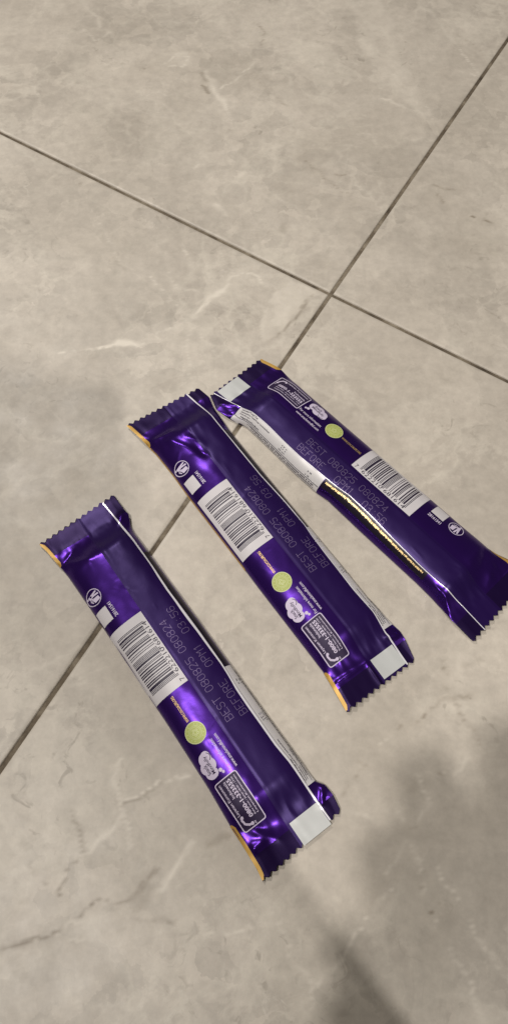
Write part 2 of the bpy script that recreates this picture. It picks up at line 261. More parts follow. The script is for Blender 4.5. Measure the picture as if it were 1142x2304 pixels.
BLOBS = [
 ([(0.0215, 0.3708), (0.0112, 0.3560), (0.0036, 0.3424), (0.0018, 0.3276), (0.0047, 0.3162), (0.0096, 0.3194), (0.0171, 0.3289), (0.0255, 0.3428), (0.0349, 0.3527), (0.0428, 0.3606), (0.0326, 0.3659)], 0.62, 0.0012, 0),
 ([(0.0255, 0.3476), (0.0253, 0.3459), (0.0240, 0.3454), (0.0230, 0.3464), (0.0224, 0.3475), (0.0226, 0.3487), (0.0241, 0.3503), (0.0253, 0.3489)], 0.5, 0.0025, 2),
 ([(0.0337, 0.3450), (0.0324, 0.3428), (0.0312, 0.3415), (0.0295, 0.3431), (0.0292, 0.3449), (0.0294, 0.3475), (0.0313, 0.3484), (0.0333, 0.3474)], 0.5, 0.0025, 2),
 ([(0.0189, 0.3559), (0.0183, 0.3542), (0.0174, 0.3538), (0.0160, 0.3544), (0.0156, 0.3559), (0.0163, 0.3578), (0.0175, 0.3577), (0.0186, 0.3576)], 0.4, 0.0025, 2),
 ([(0.1059, 0.1021), (0.1044, 0.1008), (0.1032, 0.1000), (0.1013, 0.1009), (0.1010, 0.1021), (0.1020, 0.1033), (0.1035, 0.1039), (0.1050, 0.1032)], 0.55, 0.0025, 2),
 ([(0.1193, 0.1024), (0.1179, 0.1011), (0.1168, 0.1004), (0.1157, 0.1011), (0.1155, 0.1023), (0.1157, 0.1038), (0.1171, 0.1040), (0.1182, 0.1033)], 0.5, 0.0025, 2),
 ([(0.1232, 0.1068), (0.1223, 0.1060), (0.1214, 0.1056), (0.1204, 0.1056), (0.1204, 0.1067), (0.1208, 0.1080), (0.1217, 0.1085), (0.1228, 0.1079)], 0.5, 0.0025, 2),
 ([(0.1048, 0.0884), (0.1039, 0.0866), (0.1016, 0.0864), (0.0995, 0.0868), (0.0988, 0.0883), (0.1006, 0.0905), (0.1020, 0.0905), (0.1039, 0.0903)], 0.45, 0.0025, 2),
 ([(0.1075, 0.0983), (0.1064, 0.0973), (0.1052, 0.0968), (0.1039, 0.0969), (0.1038, 0.0983), (0.1042, 0.0996), (0.1056, 0.1002), (0.1066, 0.0996)], 0.4, 0.0025, 2),
 ([(-0.0608, 0.0052), (-0.0624, 0.0019), (-0.0675, -0.0001), (-0.0723, 0.0018), (-0.0735, 0.0051), (-0.0733, 0.0087), (-0.0685, 0.0104), (-0.0638, 0.0082)], 0.5, 0.008, 2),
 ([(-0.0447, -0.0041), (-0.0476, -0.0081), (-0.0517, -0.0117), (-0.0572, -0.0094), (-0.0589, -0.0043), (-0.0588, 0.0010), (-0.0528, 0.0014), (-0.0485, -0.0004)], 0.5, 0.008, 2),
 ([(-0.1093, 0.0357), (-0.1096, 0.0344), (-0.1106, 0.0342), (-0.1122, 0.0343), (-0.1130, 0.0356), (-0.1120, 0.0367), (-0.1111, 0.0375), (-0.1101, 0.0369)], 0.6, 0.0025, 2),
 ([(-0.1058, 0.0326), (-0.1063, 0.0316), (-0.1069, 0.0313), (-0.1079, 0.0317), (-0.1087, 0.0326), (-0.1081, 0.0336), (-0.1072, 0.0335), (-0.1064, 0.0334)], 0.5, 0.0025, 2),
 ([(-0.1145, 0.0345), (-0.1148, 0.0337), (-0.1156, 0.0335), (-0.1165, 0.0339), (-0.1169, 0.0345), (-0.1167, 0.0352), (-0.1159, 0.0354), (-0.1149, 0.0352)], 0.6, 0.0025, 2),
 ([(-0.1026, -0.0133), (-0.1029, -0.0142), (-0.1036, -0.0143), (-0.1047, -0.0142), (-0.1053, -0.0134), (-0.1046, -0.0126), (-0.1039, -0.0121), (-0.1032, -0.0125)], 0.7, 0.0025, 2),
 ([(-0.1054, -0.0394), (-0.1054, -0.0402), (-0.1068, -0.0410), (-0.1078, -0.0407), (-0.1086, -0.0394), (-0.1085, -0.0383), (-0.1073, -0.0377), (-0.1057, -0.0383)], 0.6, 0.0025, 2),
 ([(-0.1006, -0.0419), (-0.1012, -0.0432), (-0.1024, -0.0434), (-0.1040, -0.0430), (-0.1048, -0.0419), (-0.1041, -0.0404), (-0.1030, -0.0396), (-0.1009, -0.0407)], 0.5, 0.0025, 2),
 ([(-0.1737, 0.4457), (-0.1759, 0.4397), (-0.1787, 0.4389), (-0.1827, 0.4396), (-0.1873, 0.4454), (-0.1862, 0.4523), (-0.1806, 0.4516), (-0.1774, 0.4521)], 0.4, 0.008, 2),
 ([(-0.1363, 0.4487), (-0.1376, 0.4451), (-0.1419, 0.4424), (-0.1463, 0.4432), (-0.1492, 0.4485), (-0.1469, 0.4534), (-0.1436, 0.4567), (-0.1405, 0.4531)], 0.4, 0.008, 2),
 ([(0.0288, 0.4614), (0.0286, 0.4548), (0.0223, 0.4517), (0.0184, 0.4531), (0.0138, 0.4611), (0.0159, 0.4665), (0.0224, 0.4714), (0.0278, 0.4677)], 0.35, 0.008, 2),
 ([(0.0910, 0.0406), (0.0864, 0.0355), (0.0814, 0.0339), (0.0774, 0.0365), (0.0728, 0.0404), (0.0775, 0.0461), (0.0823, 0.0462), (0.0862, 0.0461)], 0.45, 0.008, 2),
 ([(-0.1069, 0.0124), (-0.1071, 0.0109), (-0.1082, 0.0103), (-0.1097, 0.0111), (-0.1110, 0.0123), (-0.1104, 0.0137), (-0.1088, 0.0142), (-0.1070, 0.0137)], 0.5, 0.0025, 2),
 ([(-0.0575, -0.0246), (-0.0576, -0.0253), (-0.0583, -0.0253), (-0.0591, -0.0252), (-0.0594, -0.0246), (-0.0592, -0.0239), (-0.0584, -0.0236), (-0.0574, -0.0240)], 0.6, 0.0025, 2),
 ([(-0.0631, -0.0137), (-0.0633, -0.0142), (-0.0640, -0.0145), (-0.0646, -0.0143), (-0.0651, -0.0137), (-0.0649, -0.0131), (-0.0642, -0.0127), (-0.0633, -0.0132)], 0.6, 0.0025, 2),
 ([(0.0852, 0.5056), (0.0841, 0.4990), (0.0803, 0.4991), (0.0771, 0.5000), (0.0740, 0.5054), (0.0781, 0.5112), (0.0809, 0.5113), (0.0847, 0.5113)], 0.45, 0.008, 2),
 ([(0.0978, 0.4769), (0.0958, 0.4710), (0.0921, 0.4688), (0.0873, 0.4700), (0.0870, 0.4767), (0.0879, 0.4823), (0.0930, 0.4842), (0.0974, 0.4841)], 0.35, 0.008, 2),
 ([(0.0521, 0.5074), (0.0519, 0.5014), (0.0481, 0.4988), (0.0452, 0.5029), (0.0434, 0.5072), (0.0439, 0.5111), (0.0484, 0.5131), (0.0518, 0.5113)], 0.35, 0.008, 2),
 ([(0.0221, 0.4210), (0.0212, 0.4163), (0.0189, 0.4161), (0.0149, 0.4168), (0.0139, 0.4208), (0.0165, 0.4245), (0.0189, 0.4257), (0.0225, 0.4251)], 0.4, 0.0025, 2),
 ([(-0.0431, 0.2776), (-0.0478, 0.2686), (-0.0600, 0.2643), (-0.0725, 0.2682), (-0.0777, 0.2769), (-0.0695, 0.2903), (-0.0620, 0.2940), (-0.0495, 0.2883)], 0.25, 0.008, 2),
 ([(0.1020, 0.6917), (0.1114, 0.6575), (0.1109, 0.6216), (0.1220, 0.5961), (0.1270, 0.5686), (0.1363, 0.5528), (0.1315, 0.5370), (0.1187, 0.5524), (0.1027, 0.5790), (0.0933, 0.6039), (0.0835, 0.6297), (0.0748, 0.6910)], 0.3, 0.006, 0),
 ([(-0.0726, 0.6143), (-0.0607, 0.6160), (-0.0571, 0.6003), (-0.0679, 0.5973)], 0.4, 0.003, 0),
 ([(-0.0439, 0.5894), (-0.0335, 0.5785), (-0.0332, 0.5676), (-0.0392, 0.5634), (-0.0431, 0.5701)], 0.55, 0.002, 0),
 ([(-0.0794, 0.0100), (-0.0670, 0.0102), (-0.0642, 0.0041), (-0.0694, -0.0000), (-0.0765, 0.0039)], 0.4, 0.003, 2),
 ([(-0.0855, -0.0227), (-0.0795, -0.0188), (-0.0699, -0.0168), (-0.0621, -0.0186), (-0.0710, -0.0263), (-0.0819, -0.0255)], 0.4, 0.006, 0)
]
def vnoise(P, s, seed):
    """cheap value noise on an array of 2-D points"""
    r = np.random.default_rng(seed); T = r.random((64, 64))
    q = P * s; i = np.floor(q).astype(int); f = q - i; f = f * f * (3 - 2 * f)
    g = lambda a, b: T[a % 64, b % 64]
    x0 = g(i[:, 0], i[:, 1]) * (1 - f[:, 0]) + g(i[:, 0] + 1, i[:, 1]) * f[:, 0]
    x1 = g(i[:, 0], i[:, 1] + 1) * (1 - f[:, 0]) + g(i[:, 0] + 1, i[:, 1] + 1) * f[:, 0]
    return x0 * (1 - f[:, 1]) + x1 * f[:, 1] - .5
def fb(P, s, seed): return vnoise(P, s, seed) + .5 * vnoise(P, s * 2.1, seed + 1) + .25 * vnoise(P, s * 4.3, seed + 2)
def segd(P, a, b):
    ab = b - a; t = np.clip(((P - a) @ ab) / max(ab @ ab, 1e-12), 0, 1)
    return np.linalg.norm(P - a - t[:, None] * ab, axis=1)
def stone(P):
    W = P + np.stack([fb(P, 70, 11), fb(P, 70, 21)], 1) * .0045 + np.stack([fb(P, 300, 31), fb(P, 300, 41)], 1) * .0012
    out = np.zeros((len(P), 4)); out[:, 3] = 1
    wv = np.clip(.75 + 1.3 * fb(P, 45, 51), .15, 1.6); sv = np.clip(.75 + .9 * fb(P, 60, 61), .15, 1.15)
    for pts, wd, st, ch in VEINS:
        pts = np.array(pts); lo, hi = pts.min(0) - .03, pts.max(0) + .03
        k = np.where(((P > lo) & (P < hi)).all(1))[0]
        if not len(k): continue
        d = np.min([segd(W[k], pts[i], pts[i + 1]) for i in range(len(pts) - 1)], 0)
        core = np.exp(-(d / (wd * wv[k])) ** 2) * np.minimum(1, 1.45 * st) * sv[k]
        halo = np.exp(-(d / (wd * 4.5)) ** 2) * st * .16
        out[k, ch] = np.maximum(out[k, ch], np.maximum(core, halo))
    for pts, st, soft, ch in BLOBS:
        pts = np.array(pts); lo, hi = pts.min(0) - .02, pts.max(0) + .02
        k = np.where(((P > lo) & (P < hi)).all(1))[0]
        if not len(k): continue
        q = W[k]; ins = np.zeros(len(k), bool); d = np.full(len(k), 9.)
        for i in range(len(pts)):
            a, b = pts[i], pts[(i + 1) % len(pts)]; d = np.minimum(d, segd(q, a, b))
            c_ = (a[1] > q[:, 1]) != (b[1] > q[:, 1])
            ins ^= c_ & (q[:, 0] < (b[0] - a[0]) * (q[:, 1] - a[1]) / (b[1] - a[1] + 1e-12) + a[0])
        sd = np.where(ins, d, -d)
        out[k, ch] = np.maximum(out[k, ch], np.clip(.5 + sd / soft, 0, 1) * st * np.clip(.8 + .8 * fb(P[k], 110, 71), .2, 1.1))
    # broad greyer clouds of the stone (channel 2)
    out[:, 2] = np.maximum(out[:, 2], np.clip(fb(P + .4, 11, 81) * 1.0, 0, .30))
    return np.clip(out, 0, 1)
fl = obj('floor', [(-1.2, -.9, -.0011), (1.2, -.9, -.0011), (1.2, 1.5, -.0011), (-1.2, 1.5, -.0011)], [(0, 1, 2, 3)], mg, kind='structure', smooth=False)
corn = np.array([(-.24, .70), (.23, .71), (.13, -.08), (-.125, -.08)])
UV = np.linalg.solve(np.stack([ud, vd], 1), (corn - I0).T).T
for su in (-1, 1):
    for sv_ in (-1, 1):
        def axis(s, k):
            far = max(0, (UV[:, k] * s).max()) + .01
            g = [GW / 2, GW / 2 + .00025, GW / 2 + .0007]
            x = g[-1]
            while x < .66: x += .0017 if x < far else .03; g.append(x)
            return np.array(g)
        A, B = axis(su, 0), axis(sv_, 1)
        a, b = np.meshgrid(A, B, indexing='ij')
        P = I0 + (a * su)[..., None] * ud + (b * sv_)[..., None] * vd
        zz = np.zeros(a.shape)
        prof = [-.0014, -.0003, 0]
        for k in range(3):
            zz[k, :] = np.minimum(zz[k, :], prof[k]); zz[:, k] = np.minimum(zz[:, k], prof[k])
        Pf = P.reshape(-1, 2)
        V = np.concatenate([Pf, zz.reshape(-1, 1)], 1)
        nr, nc = a.shape
        i, j = np.meshgrid(np.arange(nr - 1), np.arange(nc - 1), indexing='ij'); q = (i * nc + j).ravel()
        F = np.stack([q, q + nc, q + nc + 1, q + 1], 1)
        if np.cross(ud * su, vd * sv_) < 0: F = F[:, ::-1]
        me = bpy.data.meshes.new('tile')
        me.vertices.add(len(V)); me.vertices.foreach_set('co', V.astype(np.float32).ravel())
        me.loops.add(F.size); me.loops.foreach_set('vertex_index', F.astype(np.int32).ravel())
        me.polygons.add(len(F)); me.polygons.foreach_set('loop_start', np.arange(0, F.size, 4, dtype=np.int32))
        me.polygons.foreach_set('use_smooth', np.ones(len(F), bool)) if False else None
        me.update(calc_edges=True)
        at_ = me.color_attributes.new('stone', 'FLOAT_COLOR', 'POINT')
        at_.data.foreach_set('color', stone(Pf).astype(np.float32).ravel())
        me.materials.append(mt)
        o = bpy.data.objects.new('tile', me); col.objects.link(o); o.parent = fl

# ------------------------------------------------------------------ lettering
_tc = {}
def glyphs(s, bold=0.):
    key = (s, bold)
    if key in _tc: return _tc[key]
    cu = bpy.data.curves.new('lettering', 'FONT'); cu.body = s; cu.resolution_u = 2; cu.offset = bold; cu.size = 1
    o = bpy.data.objects.new('lettering', cu); col.objects.link(o)
    dg = bpy.context.evaluated_depsgraph_get(); ev = o.evaluated_get(dg); me = ev.to_mesh()
    V = np.array([v.co[:2] for v in me.vertices]).reshape(-1, 2); F = [tuple(p.vertices) for p in me.polygons]
    ev.to_mesh_clear(); bpy.data.objects.remove(o); bpy.data.curves.remove(cu)
    _tc[key] = (V, F); return V, F
class Ink:
    """flat print collected in wrapper coordinates (mm), one material index per face"""
    def __init__(s): s.V = []; s.F = []; s.M = []; s.O = []
    def add(s, V, F, m=0, off=0.):
        b = len(s.V); s.V += [tuple(v) for v in V]; s.F += [tuple(b + i for i in f) for f in F]; s.M += [m] * len(F); s.O += [off] * len(V)
    def text(s, t, x, y, wd, h, m=0, off=.05, bold=0., flip=False):
        V, F = glyphs(t, bold); lo = V.min(0); hi = V.max(0)
        q = (V - lo) / (hi - lo) * (wd, h) + (x, y)
        s.add(q, F, m, off)
    def rect(s, x0, y0, x1, y1, m=0, off=0., nx=None, ny=None):
        nx = nx or max(1, int(abs(x1 - x0) / 1.2)); ny = ny or max(1, int(abs(y1 - y0) / .8))
        V = [(x0 + (x1 - x0) * i / nx, y0 + (y1 - y0) * j / ny) for i in range(nx + 1) for j in range(ny + 1)]
        s.add(V, grid_faces(nx + 1, ny + 1, flip=True), m, off)
    def disc(s, x, y, r, m=0, off=0., n=28, ry=None):
        ry = ry or r; V = [(x, y)]; F = []
        for k in (1, 2):
            V += [(x + r * k / 2 * math.cos(a), y + ry * k / 2 * math.sin(a)) for a in np.linspace(0, 2 * math.pi, n, endpoint=False)]
        for i in range(n):
            j = (i + 1) % n; F += [(0, 1 + i, 1 + j), (1 + i, 1 + n + i, 1 + n + j, 1 + j)]
        s.add(V, F, m, off)
    def path(s, pts, wd, m=0, off=.05, closed=False, step=1.2):
        pts = [np.array(p, float) for p in pts]; Q = []
        n = len(pts) if closed else len(pts) - 1
        for i in range(n):
            a, b = pts[i], pts[(i + 1) % len(pts)]; k = max(1, int(np.linalg.norm(b - a) / step))
            Q += [a + (b - a) * t / k for t in range(k)]
        if not closed: Q.append(pts[-1])
        V = []; N_ = len(Q)
        for i in range(N_):
            if closed: d = Q[(i + 1) % N_] - Q[i - 1]
            else: d = Q[min(i + 1, N_ - 1)] - Q[max(i - 1, 0)]
            d = d / (np.linalg.norm(d) + 1e-9); nn = np.array([-d[1], d[0]]) * wd / 2
            V += [Q[i] + nn, Q[i] - nn]
        F = [(2 * i, 2 * i + 1, 2 * ((i + 1) % N_) + 1, 2 * ((i + 1) % N_)) for i in range(N_ if closed else N_ - 1)]
        s.add(V, F, m, off)
    def arc(s, x, y, r, a0, a1, wd, m=0, off=.05):
        s.path([(x + r * math.cos(R(a)), y + r * math.sin(R(a))) for a in np.linspace(a0, a1, 14)], wd, m, off)
    def dashes(s, x0, x1, y, h, m=0, off=.05, lo=.25, hi=.7, seed=1):
        r = random.Random(seed); x = x0; k = 0
        while x < x1:
            d = r.uniform(lo, hi); hh = h * r.uniform(.65, 1)
            s.add([(x, y), (x + d, y), (x + d, y + hh), (x, y + hh)], [(0, 1, 2, 3)], m, off)
            k += 1; x += d + (r.uniform(.5, .9) if k % r.choice((4, 5, 6, 7)) == 0 else r.uniform(.08, .2))
    def poly(s, pts, m=0, off=.05):
        s.add(pts, [tuple(range(len(pts)))], m, off)

STROKE = {  # one-line characters on a 4 x 7 cell, for the dotted date stamp
 'B': [[(0,0),(0,7),(3,7),(4,6),(4,4.5),(3,3.6),(0,3.6)],[(3,3.6),(4,2.6),(4,1),(3,0),(0,0)]], 'E': [[(4,0),(0,0),(0,7),(4,7)],[(0,3.6),(3,3.6)]],
 'S': [[(0,1),(1,0),(3,0),(4,1),(4,2.6),(3,3.6),(1,3.6),(0,4.6),(0,6),(1,7),(3,7),(4,6)]], 'T': [[(0,7),(4,7)],[(2,7),(2,0)]],
 '0': [[(1,0),(3,0),(4,1.5),(4,5.5),(3,7),(1,7),(0,5.5),(0,1.5),(1,0)]], '8': [[(1,3.6),(0,4.6),(0,6),(1,7),(3,7),(4,6),(4,4.6),(3,3.6),(1,3.6),(0,2.6),(0,1),(1,0),(3,0),(4,1),(4,2.6),(3,3.6)]],
 '2': [[(0,6),(1,7),(3,7),(4,6),(4,4.4),(0,0),(4,0)]], '5': [[(4,7),(0,7),(0,4),(3,4),(4,3),(4,1),(3,0),(1,0),(0,1)]],
 '4': [[(3,0),(3,7),(0,2),(4,2)]], 'F': [[(0,0),(0,7),(4,7)],[(0,3.6),(3,3.6)]], 'O': [[(1,0),(3,0),(4,1.5),(4,5.5),(3,7),(1,7),(0,5.5),(0,1.5),(1,0)]],
 'R': [[(0,0),(0,7),(3,7),(4,6),(4,4.5),(3,3.6),(0,3.6)],[(2,3.6),(4,0)]], 'P': [[(0,0),(0,7),(3,7),(4,6),(4,4.5),(3,3.6),(0,3.6)]],
 'M': [[(0,0),(0,7),(2,4),(4,7),(4,0)]], '1': [[(1,5.8),(2,7),(2,0)]], '3': [[(0,6),(1,7),(3,7),(4,6),(4,4.6),(3,3.6),(1.5,3.6)],[(3,3.6),(4,2.6),(4,1),(3,0),(1,0),(0,1)]],
 '6': [[(4,6),(3,7),(1,7),(0,5.5),(0,1),(1,0),(3,0),(4,1),(4,2.8),(3,3.8),(1,3.8),(0,2.8)]], ':': [[(2,1.2),(2,1.3)],[(2,5),(2,5.1)]], ' ': []}
def stamp(ink, s, x, y, pitch=3.57, h=4.1, cw=2.5):
    k = h / 7; kx = cw / 4
    for ch in s:
        for st in STROKE[ch]:
            P = [np.array((x + a * kx, y + b * k)) for a, b in st]; carry = 0.
            for a, b in zip(P, P[1:]):
                d = np.linalg.norm(b - a); t = carry
                while t <= d:
                    p = a + (b - a) * t / max(d, 1e-6); r = .17
                    ink.add([(p[0] + r * math.cos(q), p[1] + r * math.sin(q)) for q in np.arange(6) * math.pi / 3], [(0, 1, 2, 3, 4, 5)], 0, .03)
                    t += .5
                carry = t - d
        x += pitch

# ------------------------------------------------------------------ the three wrapped bars
def interp(tab): 
    xs = np.array([p[0] for p in tab]); ys = np.array([p[1] for p in tab])
    return lambda x: float(np.interp(x, xs, ys))
def smooth01(t): t = min(1., max(0., t)); return t * t * (3 - 2 * t)
class Bar:
    def __init__(s, origin, ang, lab, YL, YR, FIN, ends, creases, gold, seed, fin_lift, pdy, edge_w, sealtilt=(0, 0)):
        s.root = bpy.data.objects.new('chocolate_bar', None); col.objects.link(s.root)
        s.root.location = (origin[0], origin[1], .0004); s.root.rotation_euler = (0, 0, R(ang))
        s.root['label'] = lab; s.root['category'] = 'chocolate bar'; s.root['group'] = 'chocolate bars lying on the tiled floor'
        s.YL, s.YR, s.FIN = interp(YL), interp(YR), interp(FIN)
        q = random.Random(int(seed * 10)); creases = list(creases)
        for _ in range(26):   # small crumples in the foil
            x, y = q.uniform(-80, 90), q.choice((q.uniform(1, 14), q.uniform(1, 14), q.uniform(-16, -2))); a = q.uniform(-.9, .9) + (1.57 if q.random() < .3 else 0); l = q.uniform(3, 10)
            creases.append((x, y, x + l * math.cos(a), y + l * math.sin(a), q.uniform(-.16, .2), q.uniform(.5, 1.1)))
        s.ends = ends; s.creases = creases; s.gold = gold; s.seed = seed; s.lift = fin_lift; s.pdy = pdy; s.ew = edge_w; s.tilt = sealtilt
        s.build()
    def zlow(s, x):
        e = max(smooth01((-70 - x) / 16), smooth01((x - 90) / 14))
        tip = max(smooth01((-86 - x) / 14), smooth01((x - 104) / 14))
        return .35 + 2.4 * e - 1.2 * tip
    def z(s, x, y):
        yl, yr = s.YL(x), s.YR(x); q = min(1., abs((2 * y - (yl + yr)) / (yl - yr)))
        rr = min(smooth01((x + 88.5) / 25), smooth01((106 - x) / 20))
        zl = s.zlow(x)
        pr = (1 - q ** (2.1 if 2 * y > yl + yr else 3.0)) ** .5
        hz = zl + (11.4 - zl) * rr * pr
        edge = min(1, (1 - q) * 7)
        n = noise.noise(Vector((x * .045, y * .09, s.seed))) * .34 + noise.noise(Vector((x * .12, y * .2, s.seed + 9))) * .13
        nearend = max(smooth01((-60 - x) / 18), smooth01((x - 76) / 18))
        seal = max(smooth01((-84 - x) / 4), smooth01((x - 103) / 4))
        n += noise.noise(Vector((x * .10, y * .26, s.seed + 3))) * .38 * nearend * (1 - .8 * seal)
        n += abs(noise.noise(Vector((x * .06 + y * .05, y * .16, s.seed + 5)))) * -.45 * nearend * (1 - .85 * seal)
        if x < -80: n += s.tilt[0] * smooth01((-80 - x) / 6) * (y / 20) * .9
        if x > 100: n += s.tilt[1] * smooth01((x - 100) / 6) * (y / 20) * .9
        if seal > 0: n += .012 * seal * math.sin(x * 5.2)
        for (x0, y0, x1, y1, am, wd) in s.creases:
            dx, dy = x1 - x0, y1 - y0; t = min(1., max(0., ((x - x0) * dx + (y - y0) * dy) / (dx * dx + dy * dy)))
            d = math.hypot(x - x0 - t * dx, y - y0 - t * dy)
            if d < wd * 3: n += am * math.exp(-(d / wd) ** 1.5) * (1 - .5 * abs(2 * t - 1) ** 2)
        return max(hz + n * edge, .12 + zl * .6)
    def finz(s, x, y):
        f = min(1.1, max(0., y / min(-1., s.FIN(x))))
        seal = max(smooth01((-84 - x) / 6), smooth01((x - 102) / 6))
        k = .55 if s.z(x, y) > 4 else .55
        return s.z(x, y) + .30 * smooth01(f * 9) + (1 - .55 * seal) * s.lift * f * f + .10 * noise.noise(Vector((x * .09, 3.1, s.seed + 20))) * f
    def pt(s, x, y, off=0., fin=False):
        f = s.finz if fin else s.z; e = .15
        z0 = f(x, y); zx = (f(x + e, y) - f(x - e, y)) / (2 * e)
        yl, yr = s.YL(x), s.YR(x); ya, yb = min(y + e, yl), max(y - e, yr)
        zy = (f(x, ya) - f(x, yb)) / max(ya - yb, 1e-3)
        n = 1 / math.sqrt(1 + zx * zx + zy * zy)
        return ((x - off * zx * n) * .001, (y - off * zy * n) * .001, (z0 + off * n) * .001)
    def wall(s, x, f):
        """y on the far shoulder at the fraction f of the arc from the seal's free edge to the floor"""
        key = round(x)
        if key not in s._w:
            y0, y1 = s.FIN(key) + .3, s.YR(key)
            ys = y0 + (y1 - y0) * np.sin(np.linspace(0, math.pi / 2, 60)); zs = np.array([s.z(key, y) for y in ys])
            d = np.concatenate([[0], np.cumsum(np.hypot(np.diff(ys), np.diff(zs)))]); s._w[key] = (d / d[-1], ys)
        d, ys = s._w[key]; return float(np.interp(f, d, ys))
    def put(s, name, ink, mats, off=.10, fin=False, parent=None, wallf=False):
        V = []
        for (x, y), o in zip(ink.V, ink.O):
            if wallf: y = s.wall(x, y)
            V.append(s.pt(x, y, off + o, fin))
        return obj(name, V, ink.F, mats, parent or s.root, mi=ink.M)
    def xend(s, k, y):
        (xa, ya), (xb, yb) = s.ends[k]
        base = xa + (xb - xa) * (y - ya) / (yb - ya)
        t = (y / 4.0) % 1.; tri = abs(2 * t - 1)
        return base + (1.75 * tri - 1.3) * (-1 if k == 0 else 1)
    def build(s):
        s._w = {}
        # ---- wrapper body: one closed tube
        xs = np.linspace(-87, 105, 250); n = 64
        V = []
        for x in xs:
            yl, yr = s.YL(x), s.YR(x)
            top = [(yl + (yr - yl) * .5 * (1 - math.cos(math.pi * j / n))) for j in range(n + 1)]
            for y in top: V.append((x, y, s.z(x, y)))
            zb = max(.05, s.zlow(x) - .32)
            for y in (yr + .6, (yl + yr) / 2, yl - .6): V.append((x, y, zb))
        m = n + 4; F = []
        for i in range(len(xs) - 1):
            for j in range(m):
                a, b = i * m + j, i * m + (j + 1) % m
                F.append((a, a + m, b + m, b))
        s.body = obj('wrapper', np.array(V) * .001, F, M_film, s.root)
        # ---- crimped end seals with a pinked edge
        for k in (0, 1):
            x0 = -87 if k == 0 else 105
            yl, yr = s.YL(x0), s.YR(x0); (xa, ya), (xb, yb) = s.ends[k]
            cols = np.linspace(0, 1, 129); rows = 22; V = []
            for i in range(rows + 1):
                t = i / rows
                for c_ in cols:
                    ye = ya + (yb - ya) * c_; y = (yl + (yr - yl) * c_) * (1 - t) + ye * t
                    x = x0 * (1 - t) + s.xend(k, ye) * t
                    V.append((x, y, s.z(x, min(max(y, s.YR(x)), s.YL(x)))))
            top = len(V)
            V += [(x, y, max(.03, z - .28)) for x, y, z in V]
            nc = len(cols); F = grid_faces(rows + 1, nc, 0, flip=(k == 1)) + grid_faces(rows + 1, nc, top, flip=(k == 0))
            for j in range(nc - 1):
                a = rows * nc + j; F.append((a, a + 1, top + a + 1, top + a) if k == 0 else (a, top + a, top + a + 1, a + 1))
            for i in range(rows):
                for j in (0, nc - 1): a = i * nc + j; F.append((a, a + nc, top + a + nc, top + a))
            obj('end_seal', np.array(V) * .001, F, M_sealed, s.root)
        # ---- long fin seal folded over the back
        U = np.linspace(0, 1, 260); fc = np.linspace(0, 1, 40); V = []
        for u in U:
            for f in fc:
                xm = -97 + 213 * u; y = s.FIN(xm) * f
                xa, xb = s.xend(0, y) + .15, s.xend(1, y) - .15; x = xa + (xb - xa) * u
                y = s.FIN(x) * f
                V.append((x, y, s.finz(x, y)))
        nc = len(fc); top = len(V); F = grid_faces(len(U), nc)
        for i in range(len(U)): x, y, z = V[i * nc + nc - 1]; V.append((x, y, z - .22))
        for i in range(len(U) - 1): a = i * nc + nc - 1; F.append((a, top + i, top + i + 1, a + nc))
        fin = obj('fin_seal', np.array(V) * .001, F, M_fin, s.root)
        V = []
        fe = (0, .35, .75, 1.0)
        for u in U:
            for q in fe:
                xm = -97 + 213 * u; yy = s.FIN(xm)
                xa, xb = s.xend(0, yy) + .1, s.xend(1, yy) - .1; x = xa + (xb - xa) * u
                wd = s.ew * (.8 + .45 * noise.noise(Vector((x * .05, 0, s.seed + 31))))
                y = s.FIN(x) + wd * (1 - q) - .12
                V.append((x, y, s.finz(x, y) + .07 - .03 * q))
        top = len(V); F = grid_faces(len(U), 4)
        for i in range(len(U)): x, y, z = V[i * 4 + 3]; V.append((x, y, z - .3))
        for i in range(len(U) - 1): a = i * 4 + 3; F.append((a, top + i, top + i + 1, a + 4))
        obj('fin_edge', np.array(V) * .001, F, M_edge, fin)
        # ---- ochre fold along the floor edge
        for (xa, xb, wd) in s.gold:
            X = np.linspace(xa, xb, max(8, int(abs(xb - xa) / 1.0))); V = []
            for x in X:
                ww = wd * min(1, .45 + .30 * min((x - xa), (xb - x)))
                yl = s.YL(x); zl = s.zlow(x)
                for q in (0, .5, 1):
                    y = yl + .25 - ww * q
                    V.append((x, y, (s.z(x, min(y, yl)) if q else max(.1, zl - .1)) + .12))
            obj('gold_fold', np.array(V) * .001, grid_faces(len(X), 3, flip=False), M_ochre, s.root)
        s.print()
    def print(s):
        dy = s.pdy
        # barcode
        k = Ink(); k.rect(0, 0.25, 45.7, 21.0 if dy == 0 else 20.9, 0, 0., 40, 26)
        s_code = '7622210681614'
        Lc = ['0001101','0011001','0010011','0111101','0100011','0110001','0101111','0111011','0110111','0001011']
        Gc = [''.join('1' if b == '0' else '0' for b in c)[::-1] for c in Lc]
        par = ['LLLLLL','LLGLGG','LLGGLG','LLGGGL','LGLLGG','LGGLLG','LGGGLL','LGLGLG','LGLGGL','LGGLGL'][7]
        bits = '101' + ''.join((Lc if p == 'L' else Gc)[int(d)] for p, d in zip(par, s_code[1:7])) + '01010' + ''.join(''.join('1' if b == '0' else '0' for b in Lc[int(d)]) for d in s_code[7:]) + '101'
        pw = 35.3 / 95; i = 0
        while i < 95:
            if bits[i] == '1':
                j = i
                while j < 95 and bits[j] == '1': j += 1
                g = i < 3 or i > 91 or 44 < i < 50
                k.rect(5.2 + i * pw, (2.3 if g else 3.7), 5.2 + j * pw, 19.0, 1, .05, 1, 22); i = j
            else: i += 1
        k.text('7', 1.7, .95, 1.7, 2.5, 1); k.text('622210', 7.0, .95, 15.6, 2.5, 1); k.text('681614', 24.3, .95, 15.6, 2.5, 1)
